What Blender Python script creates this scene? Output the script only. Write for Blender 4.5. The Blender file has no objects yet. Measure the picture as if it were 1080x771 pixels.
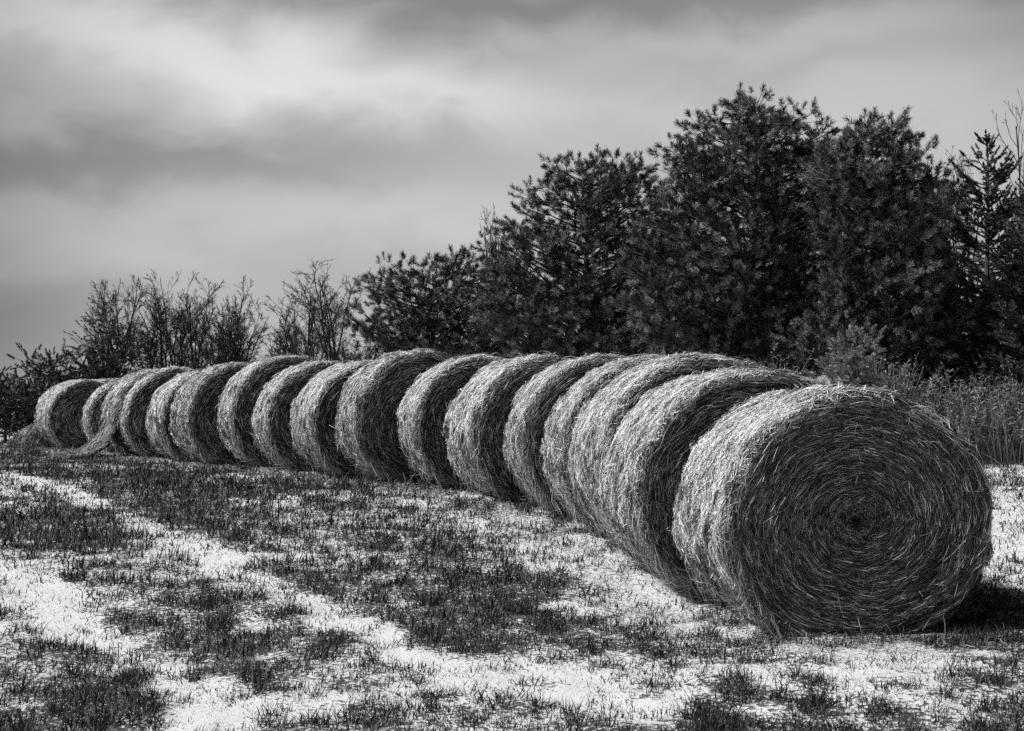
import bpy, math
import numpy as np

# ------------------------------------------------------------------ basics
F = 1500.0                      # focal length in pixels of the 1080 px wide photograph (50 mm)
CAM_Z = 1.55
HORIZON = 425.0
SUN_DIR = np.array([-0.975, -0.22, 0.0]); SUN_DIR /= np.linalg.norm(SUN_DIR)
SUN_EL = math.radians(47)
scene = bpy.context.scene
C = scene.collection

_gy = np.array([-50, 2, 6, 8.69, 9.89, 11.1, 12.5, 13.76, 15, 16.3, 18.5, 22, 25, 31, 40, 80, 3000.])
_gz = np.array([-1.70, -1.66, -1.56, -1.44, -1.35, -1.26, -1.18, -1.11, -1.04, -.99, -.96, -.95, -.95, -1.0, -1.03, -1.1, -1.1])


def smooth_noise(x, y, seed=0, octaves=3):
    r = np.random.default_rng(seed)
    out = np.zeros(np.broadcast(x, y).shape)
    amp, tot, fr = 1.0, 0.0, 1.0
    for _ in range(octaves):
        for _k in range(5):
            a = r.uniform(0, 2 * math.pi); ph = r.uniform(0, 2 * math.pi); f = fr * r.uniform(.6, 1.5)
            out = out + amp * np.sin(f * (np.cos(a) * x + np.sin(a) * y) + ph
                                     + 1.3 * np.sin(f * .7 * (np.sin(a) * x - np.cos(a) * y) + ph * 2))
            tot += amp * amp / 2
        amp *= .6; fr *= 2.1
    return out / math.sqrt(tot)


def ground_z(x, y):
    return CAM_Z + np.interp(y, _gy, _gz) + .012 * smooth_noise(x * 1.3, y * 1.3, 5, 2)


def at(px, py, Y):
    """photograph pixel + distance -> point"""
    return np.array([(px - 540) / F * Y, Y, CAM_Z + (HORIZON - py) / F * Y])


def px_ground(px, py):
    Y = 12.0
    for _ in range(40):
        zc = np.interp(Y, _gy, _gz)
        Y = .5 * Y + .5 * (-zc * F / (py - HORIZON))
    return np.array([(px - 540) / F * Y, Y])


# ------------------------------------------------------------------ mesh building
def mesh_np(name, V, quads=None, tris=None, attrs=None, mat=None, parent=None, smooth=False):
    V = np.asarray(V, dtype=np.float32).reshape(-1, 3)
    me = bpy.data.meshes.new(name)
    me.vertices.add(len(V)); me.vertices.foreach_set('co', V.ravel())
    idx = []; starts = []; n = 0
    if quads is not None and len(quads):
        q = np.asarray(quads, dtype=np.int32).reshape(-1, 4)
        idx.append(q.ravel()); starts.append(np.arange(len(q)) * 4); n += len(q) * 4
    if tris is not None and len(tris):
        t = np.asarray(tris, dtype=np.int32).reshape(-1, 3)
        idx.append(t.ravel()); starts.append(n + np.arange(len(t)) * 3)
    idx = np.concatenate(idx).astype(np.int32); starts = np.concatenate(starts).astype(np.int32)
    me.loops.add(len(idx)); me.loops.foreach_set('vertex_index', idx)
    me.polygons.add(len(starts)); me.polygons.foreach_set('loop_start', starts)
    if smooth:
        me.polygons.foreach_set('use_smooth', np.ones(len(starts), dtype=bool))
    else:
        me.polygons.foreach_set('use_smooth', np.zeros(len(starts), dtype=bool))
    if attrs:
        for k, v in attrs.items():
            a = me.attributes.new(k, 'FLOAT', 'POINT')
            a.data.foreach_set('value', np.asarray(v, dtype=np.float32).ravel())
    me.update(calc_edges=True)
    if mat: me.materials.append(mat)
    o = bpy.data.objects.new(name, me); C.objects.link(o)
    if parent is not None: o.parent = parent
    return o


class Pool:
    """collects ribbons / tubes / loose faces that belong to ONE mesh"""
    def __init__(s): s.V = []; s.Q = []; s.T = []; s.A = []; s.n = 0

    def add(s, V, Q=None, T=None, tone=.5):
        V = np.asarray(V, dtype=np.float32).reshape(-1, 3)
        s.V.append(V)
        s.A.append(np.broadcast_to(np.asarray(tone, dtype=np.float32), (len(V),)))
        if Q is not None and len(Q): s.Q.append(np.asarray(Q, dtype=np.int32).reshape(-1, 4) + s.n)
        if T is not None and len(T): s.T.append(np.asarray(T, dtype=np.int32).reshape(-1, 3) + s.n)
        s.n += len(V)

    def ribbons(s, P, side, width, tone):
        """P (N,K,3) centre line, side (N,K,3) unit, width (N,K) half width, tone (N,)"""
        N, K = P.shape[:2]
        a = P - side * width[..., None]; b = P + side * width[..., None]
        V = np.stack([a, b], 2).reshape(-1, 3)
        base = (np.arange(N) * K * 2)[:, None] + (np.arange(K - 1) * 2)[None, :]
        Q = np.stack([base, base + 1, base + 3, base + 2], -1).reshape(-1, 4)
        s.add(V, Q, None, np.repeat(tone, K * 2))

    def tubes(s, P, R, sides=4, tone=.5):
        N, K = P.shape[:2]
        d = np.gradient(P, axis=1); d /= np.linalg.norm(d, axis=2, keepdims=True) + 1e-9
        ref = np.where(np.abs(d[..., 2:3]) < .9, np.array([0, 0, 1.]), np.array([1., 0, 0]))
        u = np.cross(d, ref); u /= np.linalg.norm(u, axis=2, keepdims=True) + 1e-9
        v = np.cross(d, u)
        an = np.arange(sides) / sides * 2 * math.pi
        ring = P[:, :, None] + R[:, :, None, None] * (np.cos(an)[None, None, :, None] * u[:, :, None] + np.sin(an)[None, None, :, None] * v[:, :, None])
        V = ring.reshape(-1, 3)
        i = np.arange(N)[:, None, None] * K * sides; k = np.arange(K - 1)[None, :, None] * sides
        j = np.arange(sides)[None, None, :]; j2 = (j + 1) % sides
        Q = np.stack([i + k + j, i + k + j2, i + k + sides + j2, i + k + sides + j], -1).reshape(-1, 4)
        t = np.broadcast_to(np.asarray(tone, dtype=float), (N,))
        s.add(V, Q, None, np.repeat(t, K * sides))

    def build(s, name, mat, parent=None, smooth=False):
        return mesh_np(name, np.concatenate(s.V), np.concatenate(s.Q) if s.Q else None,
                       np.concatenate(s.T) if s.T else None, {'tone': np.concatenate(s.A)}, mat, parent, smooth)


def tag(o, label, cat, group=None, kind=None):
    if label: o['label'] = label
    if cat: o['category'] = cat
    if group: o['group'] = group
    if kind: o['kind'] = kind
    return o


def empty(name, loc, rz=0):
    o = bpy.data.objects.new(name, None); C.objects.link(o)
    o.empty_display_size = .2
    o.location = [float(v) for v in loc]; o.rotation_euler = (0, 0, rz)
    return o


# ------------------------------------------------------------------ materials (all neutral greys: the place is seen in black and white)
def tone_mat(name, lo, hi, rough=.75, spec=.2, trans=0.0, gamma=1.0):
    m = bpy.data.materials.new(name); m.use_nodes = True
    nt = m.node_tree; b = nt.nodes['Principled BSDF']
    at_ = nt.nodes.new('ShaderNodeAttribute'); at_.attribute_name = 'tone'
    mr = nt.nodes.new('ShaderNodeMapRange'); mr.clamp = False; mr.inputs['To Min'].default_value = lo; mr.inputs['To Max'].default_value = hi
    nt.links.new(at_.outputs['Fac'], mr.inputs['Value'])
    nz = nt.nodes.new('ShaderNodeTexNoise'); nz.inputs['Scale'].default_value = 45; nz.inputs['Detail'].default_value = 3
    tc = nt.nodes.new('ShaderNodeTexCoord'); nt.links.new(tc.outputs['Object'], nz.inputs['Vector'])
    m2 = nt.nodes.new('ShaderNodeMapRange'); m2.inputs['To Min'].default_value = .65; m2.inputs['To Max'].default_value = 1.35
    nt.links.new(nz.outputs['Fac'], m2.inputs['Value'])
    mu = nt.nodes.new('ShaderNodeMath'); mu.operation = 'MULTIPLY'
    nt.links.new(mr.outputs[0], mu.inputs[0]); nt.links.new(m2.outputs[0], mu.inputs[1])
    cb = nt.nodes.new('ShaderNodeCombineColor')
    for k in range(3): nt.links.new(mu.outputs[0], cb.inputs[k])
    nt.links.new(cb.outputs[0], b.inputs['Base Color'])
    b.inputs['Roughness'].default_value = rough
    b.inputs['Specular IOR Level'].default_value = spec
    return m


M_STRAW = tone_mat('straw', .02, .82, .6, .3)
M_FACE = tone_mat('cut straw ends', .008, .60, .6, .3)
M_CORE = tone_mat('packed hay core', .02, .09, .9, .1)
M_FROST = tone_mat('frost and snow grains', .6, .85, .7, .3)
M_GRASS = tone_mat('grass blades', .008, .16, .7, .15)
M_NEEDLE = tone_mat('pine needles', .008, .42, .5, .4)
M_SPRUCE = tone_mat('spruce needles', .012, .21, .5, .4)
M_BARK = tone_mat('bark', .03, .18, .9, .1)
M_TWIG = tone_mat('bare twigs', .02, .09, .9, .1)
M_WEED = tone_mat('dry weeds', .03, .34, .8, .1)


# ------------------------------------------------------------------ snow / grass distribution on the field
def seg_dist(P, A, B):
    d = B - A; t = np.clip(((P - A) @ d) / (d @ d), 0, 1)
    return np.linalg.norm(P - (A + t[..., None] * d), axis=-1)


TRACKS = [([(-60, 487), (0, 500), (100, 528), (190, 573), (260, 606), (330, 642), (400, 672), (460, 700), (560, 726), (700, 742)], .135, 1.3),
          ([(-80, 575), (0, 602), (55, 628), (110, 668), (165, 700), (215, 735), (260, 780)], .16, 1.3),
          ([(0, 598), (70, 592), (140, 588), (215, 580)], .13, .8),
          ([(430, 735), (520, 705), (620, 720), (760, 708), (900, 712), (1100, 700)], .17, .75),
          ([(520, 690), (600, 700), (700, 690)], .12, .5),
          ([(1000, 520), (1060, 560), (1100, 610)], .8, 1.0),
          ([(1000, 494), (1100, 500)], 1.2, .9),
          ([(570, 580), (640, 604), (700, 632)], .16, .8),
          ([(300, 520), (440, 530), (540, 548), (590, 560)], .22, .35),
          ([(20, 479), (60, 478), (120, 482)], .2, .8),
          ([(420, 590), (500, 600), (560, 590), (620, 640)], .12, .45)]
DARKS = [(35, 552, 1.0, 1.0), (75, 575, .5, .8), (200, 636, .6, .9), (120, 640, .4, .4), (60, 740, .62, .9), (150, 745, .4, .6), (15, 680, .4, .5),
         (330, 548, 1.1, .7), (230, 530, .9, .5), (430, 600, .8, .7), (520, 625, .7, .7), (600, 650, .5, .5), (350, 700, .35, .5),
         (300, 690, .35, .5), (500, 650, .5, .6), (680, 665, .4, .5), (820, 690, .35, .5), (980, 685, .5, .6), (1060, 665, .5, .7),
         (650, 765, .4, .5), (900, 765, .4, .5), (1040, 762, .4, .4), (1030, 650, .6, 1.0), (1080, 660, .6, .9), (1060, 600, .3, .4), (400, 500, 1.6, .5), (250, 497, 2.0, .5), (560, 740, .3, .3)]
TR = [([px_ground(*p) for p in pl], w, s) for pl, w, s in TRACKS]
DK = [(px_ground(a, b), r, s) for a, b, r, s in DARKS]


def grass_amount(x, y):
    """0 = bare snow, 1 = thick grass"""
    P = np.stack([x, y], -1)
    wx = x + .045 * smooth_noise(x * 4, y * 4, 11); wy = y + .09 * smooth_noise(x * 4, y * 4, 12)
    Pw = np.stack([wx, wy], -1)
    g = .605 + .03 * np.clip((y - 10) / 6, 0, 1) + .10 * smooth_noise(x * 1.1, y * .8, 21) + .14 * smooth_noise(x * 5, y * 4, 22, 3) + .13 * smooth_noise(x * 15, y * 11, 23, 2)
    for c, r, s in DK:
        d = np.linalg.norm((Pw - c) * np.array([1, .55]), axis=-1)
        g = g + .30 * s * np.exp(-(d / r) ** 2)
    tr = np.zeros_like(g)
    for pl, w, s in TR:
        d = np.min([seg_dist(Pw, pl[i], pl[i + 1]) for i in range(len(pl) - 1)], axis=0)
        tr = np.maximum(tr, s * np.exp(-(d / w) ** 2 * .8))
    g = g - .60 * tr
    return np.clip(g, 0, 1)


def build_ground():
    xs = np.concatenate([[-900, -400, -200, -100, -60, -40, -30, -24], np.arange(-18, -6, .14), np.arange(-6, 5, .05), np.arange(5, 14, .14), [16, 20, 26, 34, 50, 80, 150, 300, 900]])
    ys = np.concatenate([[-60, -20, -5, 1, 3, 4.5], np.arange(5.5, 16, .05), np.arange(16, 30, .12), np.arange(30, 45, .3), [50, 60, 80, 120, 200, 400, 900, 1800]])
    X, Y = np.meshgrid(xs, ys)
    Z = ground_z(X, Y)
    g = grass_amount(X, Y)
    Z = Z + .005 * smooth_noise(X * 6, Y * 6, 31, 3) * (np.abs(X) < 18) + .01 * g
    nx, ny = len(xs), len(ys)
    i = (np.arange(ny - 1)[:, None] * nx + np.arange(nx - 1)[None, :])
    Q = np.stack([i, i + 1, i + nx + 1, i + nx], -1).reshape(-1, 4)
    m = bpy.data.materials.new('thin snow over turf'); m.use_nodes = True
    nt = m.node_tree; N = nt.nodes; L = nt.links; b = N['Principled BSDF']
    a = N.new('ShaderNodeAttribute'); a.attribute_name = 'grass'
    tc = N.new('ShaderNodeTexCoord')
    n1 = N.new('ShaderNodeTexNoise'); n1.inputs['Scale'].default_value = 22; n1.inputs['Detail'].default_value = 5; n1.inputs['Roughness'].default_value = .65
    L.new(tc.outputs['Object'], n1.inputs['Vector'])
    n2 = N.new('ShaderNodeTexNoise'); n2.inputs['Scale'].default_value = 30; n2.inputs['Detail'].default_value = 6; n2.inputs['Roughness'].default_value = .7
    L.new(tc.outputs['Object'], n2.inputs['Vector'])
    # old grass shows wherever the dusting is thin: broken up down to a few centimetres
    ad = N.new('ShaderNodeMath'); ad.operation = 'MULTIPLY_ADD'; ad.inputs[1].default_value = 1.5
    L.new(n1.outputs['Fac'], ad.inputs[0]); L.new(a.outputs['Fac'], ad.inputs[2])
    ad2 = N.new('ShaderNodeMath'); ad2.operation = 'MULTIPLY_ADD'; ad2.inputs[1].default_value = 4.2
    L.new(n2.outputs['Fac'], ad2.inputs[0]); L.new(ad.outputs[0], ad2.inputs[2])
    mr = N.new('ShaderNodeMapRange'); mr.inputs['From Min'].default_value = 3.40; mr.inputs['From Max'].default_value = 3.65
    L.new(ad2.outputs[0], mr.inputs['Value'])
    soil = N.new('ShaderNodeMapRange'); soil.inputs['To Min'].default_value = .0; soil.inputs['To Max'].default_value = .17
    L.new(n2.outputs['Fac'], soil.inputs['Value'])
    mx = N.new('ShaderNodeMix'); mx.data_type = 'FLOAT'
    L.new(mr.outputs[0], mx.inputs['Factor']); mx.inputs['A'].default_value = .75; L.new(soil.outputs[0], mx.inputs['B'])
    cb = N.new('ShaderNodeCombineColor')
    for k in range(3): L.new(mx.outputs['Result'], cb.inputs[k])
    L.new(cb.outputs[0], b.inputs['Base Color'])
    b.inputs['Roughness'].default_value = .8; b.inputs['Specular IOR Level'].default_value = .2
    bp = N.new('ShaderNodeBump'); bp.inputs['Strength'].default_value = .5; bp.inputs['Distance'].default_value = .012
    L.new(ad2.outputs[0], bp.inputs['Height']); L.new(bp.outputs[0], b.inputs['Normal'])
    o = mesh_np('ground', np.stack([X, Y, Z], -1), Q, None, {'grass': g}, m, None, True)
    o['kind'] = 'structure'


def build_grass():
    r = np.random.default_rng(3)
    pool = Pool()
    # positions: density falls with distance, uniform over the screen
    def scatter(n, y0, y1, spread):
        u = r.random(n); Y = y0 * (y1 / y0) ** u if False else 1 / (1 / y0 + u * (1 / y1 - 1 / y0))
        Y = np.where(r.random(n) < .55, Y, y0 + (y1 - y0) * r.random(n))
        X = (r.random(n) * 2 - 1) * spread * (Y + 1.5)
        return X, Y
    X, Y = scatter(900000, 6.0, 36, .40)
    g = grass_amount(X, Y)
    fine = smooth_noise(X * 22, Y * 22, 41, 2)
    p = np.clip((g - .26 + .26 * fine) * 1.35, .22, 1)
    keep = r.random(len(X)) < p
    X, Y, g = X[keep], Y[keep], g[keep]
    n = len(X)
    Z = ground_z(X, Y) - .012
    cl = smooth_noise(X * 13, Y * 13, 43, 2)
    h = (.025 + .072 * r.random(n) ** 1.7) * np.clip(.95 + .35 * cl, .5, 1.6) * (.5 + .65 * g) * np.clip(Y / 9, 1, 1.35)
    tall = r.random(n) < .02; h[tall] *= 1.7
    az = r.uniform(0, 2 * math.pi, n); lean = np.abs(r.normal(0, .6, n)); lean[r.random(n) < .35] += .8
    d = np.stack([np.cos(az) * np.sin(lean), np.sin(az) * np.sin(lean), np.cos(lean)], -1)
    d[:, 0] += .1; d /= np.linalg.norm(d, axis=1, keepdims=True)
    B = np.stack([X, Y, Z], -1)
    bend = np.stack([np.cos(az), np.sin(az), -.6 * np.ones(n)], -1) * (h * .3 * r.random(n))[:, None]
    P = np.stack([B, B + d * (h * .55)[:, None] + bend * .2, B + d * h[:, None] + bend], 1)
    sa = r.uniform(-.9, .9, n)
    side = np.stack([np.cos(sa), np.sin(sa), np.zeros(n)], -1)[:, None].repeat(3, 1)
    w = (.0014 + .0022 * r.random(n)) * np.clip(Y / 7.5, 1, 2.6)
    W = np.stack([w, w * .8, w * .12], 1)
    tone = r.random(n) ** 2.2 * .9
    pool.ribbons(P, side, W, tone)
    o = pool.build('grass', M_GRASS)
    o['kind'] = 'stuff'
    return n


# ------------------------------------------------------------------ bales
class Bale:
    def __init__(s, L, D, seed):
        s.L = L; s.R = D / 2; s.w = D * .545; s.seed = seed
        r = np.random.default_rng(seed)
        s.rr = .032 + .02 * r.random()
        s.ph = r.uniform(0, 6.28, 12); s.fr = r.integers(1, 9, 12)
        s.skew = r.uniform(-.02, .02)

    def rad(s, th, t):
        d = np.minimum(t, s.L - t).clip(0, s.rr)
        k = 1 - (s.rr - np.sqrt(np.maximum(s.rr ** 2 - (s.rr - d) ** 2, 0))) / s.R
        n = 0
        for i in range(8):
            n = n + np.sin(s.fr[i] * th + s.ph[i] + (i - 3) * 2.2 * t) / (1 + .35 * i)
        band = np.sin(t * 17 + s.ph[8]) + .6 * np.sin(t * 31 + s.ph[9])
        return k * (1 + .0065 * n + .003 * band)

    def section(s, th, q):
        x = s.w * q * np.cos(th) * (1 - .045 * np.sin(th)) + s.skew * np.sin(th)
        z = s.R * q * np.sin(th)
        z = np.where(z < -.88 * s.R, -.88 * s.R + (z + .88 * s.R) * .5, z)
        return x, z + s.R

    def side(s, th, t, off=0):
        x, z = s.section(th, s.rad(th, t) + off / s.R)
        return np.stack([x, t, z], -1)

    def face_y(s, q, th=0):
        return .035 * (1 - q) ** 1.5 * 2 + .035 * np.exp(-(q / .05) ** 2) + .006 * np.sin(q * 34 + th + s.ph[3]) + .008 * np.sin(3 * th + s.ph[1] + 5 * q)

    def face(s, th, q, off=0, back=False):
        x, z = s.section(th, q * (1 - s.rr * .25 / s.R) * s.rad(th, s.rr * np.ones_like(th)))
        y = s.face_y(q, th) - off
        if back: y = s.L - y
        return np.stack([x, y, z], -1)


def build_bale(b, root, nside, nface, width, nfrost, tuft=0, messy=1.0, bright=1.0, ang=(-2.2, 4.0)):
    r = np.random.default_rng(b.seed + 100)
    # ---- core of packed hay (rolled side)
    NT, NA = 26, 96
    th = np.linspace(0, 2 * math.pi, NA, endpoint=False)
    e = (1 - np.cos(np.linspace(0, math.pi, NT))) / 2 * b.L
    TH, T = np.meshgrid(th, e)
    V = b.side(TH, T, -.012)
    V += (V - V.mean((0, 1))) * 0
    i = np.arange(NT - 1)[:, None] * NA; j = np.arange(NA)[None]; j2 = (j + 1) % NA
    Q = np.stack([i + j, i + j2, i + NA + j2, i + NA + j], -1).reshape(-1, 4)
    sp = Pool(); sp.add(V, Q, None, r.random(NT * NA) * .8)
    # straw wound round the side
    n = nside
    t0 = r.random(n) * b.L; th0 = r.uniform(ang[0], ang[1], n)
    K = 4
    ln = (.035 + .10 * r.random(n) ** 1.6) * (1 + .9 * messy * (r.random(n) < .07))
    dev = r.normal(0, .36, n); wild = r.random(n) < .2; dev[wild] = r.uniform(-1.4, 1.4, wild.sum())
    sgn = np.where(r.random(n) < .5, 1, -1)
    sp_ = np.linspace(-.5, .5, K)[None]
    curl = r.normal(0, .25, n)[:, None] * sp_ ** 2 * 4
    ths = th0[:, None] + sgn[:, None] * ln[:, None] * sp_ * np.cos(dev)[:, None] / b.R
    ts = np.clip(t0[:, None] + ln[:, None] * (sp_ * np.sin(dev)[:, None] + curl * .25), -.02, b.L + .02)
    clump = .013 * smooth_noise(th0 * 14, t0 * 22, b.seed, 2)
    off = (r.random(n) ** 2 * .022 + clump.clip(-.012, .035))[:, None] + (r.random(n) < .05)[:, None] * r.random((n, K)) * .035 + r.normal(0, .0035, (n, K))
    P = b.side(ths, ts.clip(0, b.L), off)
    P[..., 1] += ts - ts.clip(0, b.L)
    d = np.gradient(P, axis=1); nrm = np.stack([np.cos(ths), 0 * ths, np.sin(ths)], -1)
    side = np.cross(d, nrm + r.normal(0, .5, (n, 1, 3))); side /= np.linalg.norm(side, axis=2, keepdims=True) + 1e-9
    W = width * (.55 + .7 * r.random(n))[:, None] * np.array([.6, 1, 1, .5])[None]
    patch = .5 + .5 * np.tanh(smooth_noise(th0 * 5, t0 * 6, b.seed + 3, 3))
    tone = (r.random(n) ** 1.6 * (.12 + .34 * patch) * bright + .03).clip(0, 1)
    # hoar frost whitens the straw of the crown and the weather side
    fw = np.exp(-((th0 - 2.2) / .95) ** 2)
    fr_ = r.random(n) < (fw * 1.05 + .38 * smooth_noise(th0 * 11, t0 * 15, b.seed + 31, 3) + .02 + (off.mean(1) - .01) * 8).clip(0, .93) * min(bright, 1.0) + .12 * (bright - 1) * fw
    tone[fr_] = r.uniform(.65, 1.2, fr_.sum())
    dark = r.random(n) < .15; tone[dark] *= .12
    sp.ribbons(P, side, W, tone)
    # ---- end faces
    fp = Pool()
    for back in (False, True):
        NQ = 40
        qq = np.linspace(.004, 1.0, NQ); TH, QQ = np.meshgrid(th, qq)
        V = b.face(TH, QQ, -.02, back)
        i = np.arange(NQ - 1)[:, None] * NA
        Q = np.stack([i + j, i + NA + j, i + NA + j2, i + j2], -1).reshape(-1, 4)
        if back: Q = Q[:, ::-1]
        fp.add(V, Q, None, r.random(NQ * NA) * .5 * .12)
        n = nface if not back else nface // 5
        q0 = np.sqrt(r.random(n)) ** (1.08) * .985
        extra = r.random(n) < .04; q0[extra] *= .3
        f0 = r.uniform(0, 2 * math.pi, n)
        ln = (.04 + .11 * r.random(n) ** 1.5) * np.clip(.4 + q0, .4, 1.1)
        dev = r.normal(.08, .19 + .35 * (q0 < .2), n); wild = r.random(n) < .08; dev[wild] = r.uniform(-1.5, 1.5, wild.sum())
        sgn = np.where(r.random(n) < .5, 1, -1)
        qs = q0[:, None] + sgn[:, None] * ln[:, None] * sp_ * np.sin(dev)[:, None] / b.R
        qs = np.abs(qs).clip(.003, 1.03)
        fs = f0[:, None] + sgn[:, None] * ln[:, None] * sp_ * np.cos(dev)[:, None] / (b.R * np.maximum(q0, .06))[:, None]
        ring = smooth_noise(q0 * 60 + .6 * np.sin(f0 + 1), f0 * 1.2, b.seed + 9, 2)
        lump = smooth_noise(q0 * 16 * np.cos(f0), q0 * 16 * np.sin(f0), b.seed + 6, 2)
        lift = (.005 + .017 * r.random(n) ** 2 + .005 * ring.clip(-1, 1) + .006 * lump.clip(-1.5, 1.5))[:, None] + r.normal(0, .002, (n, K)) \
            + (r.random(n) < .06)[:, None] * np.linspace(0, 1, K)[None] * .03
        P = b.face(fs, qs, lift, back)
        d = np.gradient(P, axis=1)
        side = np.cross(d, np.array([0, 1., 0]) + r.normal(0, .55, (n, 1, 3))); side /= np.linalg.norm(side, axis=2, keepdims=True) + 1e-9
        W = width * .78 * (.5 + .65 * r.random(n))[:, None] * np.array([.5, 1, 1, .4])[None]
        clump = .5 + .5 * np.tanh(smooth_noise(q0 * 9 * np.cos(f0), q0 * 9 * np.sin(f0), b.seed + 5, 3))
        tone = (r.random(n) ** 2.4 * (1.0 + .4 * ring.clip(-1.5, 1.5) * .6 + .45 * clump) + .04).clip(0, 1)
        # straw tone drops towards the open heart of the roll
        dk = r.random(n) < .33; tone[dk] *= .12
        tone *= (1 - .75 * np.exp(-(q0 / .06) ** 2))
        fp.ribbons(P, side, W, tone)
    fp.build('end_face', M_FACE, root)
    # ---- loose straw: fringe along the rim and foot, stray curls
    lp = sp
    n = int(500 * messy) + (nside // 60)
    K = 6
    th0 = np.where(r.random(n) < .6, r.normal(3.75, .5, n), r.uniform(.2, 4.7, n))
    t0 = np.where(r.random(n) < .55, r.normal(.02, .06, n), r.random(n) * b.L).clip(-.01, b.L)
    A = b.side(th0, t0.clip(0, b.L), 0)
    nrm = np.stack([np.cos(th0), np.where(t0 < .1, -.7, 0) + 0 * th0, np.sin(th0)], -1)
    tan = np.stack([-np.sin(th0), r.normal(0, .45, n), np.cos(th0)], -1) * np.where(r.random(n) < .5, 1, -1)[:, None]
    ln = .05 + .15 * r.random(n) ** 2
    sp6 = np.linspace(0, 1, K)[None, :, None]
    lift = (.10 + .5 * r.random(n) ** 2.5)[:, None, None]
    P = A[:, None] + tan[:, None] * ln[:, None, None] * sp6 + nrm[:, None] * ln[:, None, None] * lift * np.sin(sp6 * 2.2) \
        + np.array([0, 0, -1.]) * (ln[:, None, None] * sp6 ** 2 * .45) + r.normal(0, .004, (n, K, 3))
    P[..., 2] = np.maximum(P[..., 2], .03)
    d = np.gradient(P, axis=1); side = np.cross(d, r.normal(0, 1, (n, 1, 3))); side /= np.linalg.norm(side, axis=2, keepdims=True) + 1e-9
    W = width * .8 * (.5 + .6 * r.random(n))[:, None] * np.array([.7, 1, 1, 1, .8, .4])[None]
    lp.ribbons(P, side, W, .12 + .45 * r.random(n))
    if tuft:   # an upright wisp of stems left standing on the crown of the bale
        n = tuft
        A = b.side(r.normal(1.45, .05, n), (.55 + r.normal(0, .06, n)).clip(0, b.L), 0)
        hh = .05 + .14 * r.random(n)
        dd = np.stack([r.normal(.05, .35, n), r.normal(0, .3, n), np.ones(n)], -1)
        P = A[:, None] + dd[:, None] * (hh[:, None] * np.linspace(0, 1, 4)[None])[..., None]
        P[:, 2:, 0] += (r.normal(.02, .03, n))[:, None]
        side = np.broadcast_to(np.array([1., .2, 0]), P.shape)
        lp.ribbons(P, side, np.broadcast_to(width * .7 * np.array([1, 1, .8, .5]), (n, 4)).copy(), .5 + .5 * r.random(n))
    sp.build('rolled_side', M_STRAW, root)
    # ---- frost and grains of snow caught in the straw
    if nfrost:
        n = nfrost * 8; nfrost = nfrost * 3
        th0 = r.uniform(.35, 3.9, n); t0 = r.random(n) * b.L
        m = smooth_noise(th0 * 9, t0 * 13, b.seed + 77, 3) * .9 + 1.2 * np.exp(-((th0 - 2.0) / 1.0) ** 2) - .6 + r.normal(0, .45, n)
        k = m > 0; th0, t0 = th0[k][:nfrost], t0[k][:nfrost]; n = len(th0)
        c = b.side(th0, t0, .008 + .016 * r.random(n))
        s0 = (.002 + .0045 * r.random(n) ** 1.5) * max(1, width / .0028) ** .5
        nr = np.stack([np.cos(th0), 0 * th0, np.sin(th0)], -1) + r.normal(0, .45, (n, 3)) + np.array([0, 0, .4])
        nr /= np.linalg.norm(nr, axis=1, keepdims=True)
        u = np.cross(nr, r.normal(0, 1, (n, 3))); u /= np.linalg.norm(u, axis=1, keepdims=True); v = np.cross(nr, u)
        ang5 = np.arange(5) / 5 * 2 * math.pi
        rad5 = s0[:, None] * r.uniform(.5, 1.4, (n, 5))
        ring5 = c[:, None] + rad5[..., None] * (np.cos(ang5)[None, :, None] * u[:, None] + np.sin(ang5)[None, :, None] * v[:, None])
        top = c + nr * (s0 * .5)[:, None]
        V = np.concatenate([ring5, top[:, None]], 1).reshape(-1, 3)
        bi = np.arange(n)[:, None] * 6; jj = np.arange(5)[None]
        T = np.stack([bi + jj, bi + (jj + 1) % 5, bi + 5 + 0 * jj], -1).reshape(-1, 3)
        fp2 = Pool(); fp2.add(V, None, T, np.repeat(r.random(n), 6)); fp2.build('frost', M_FROST, root)


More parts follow.
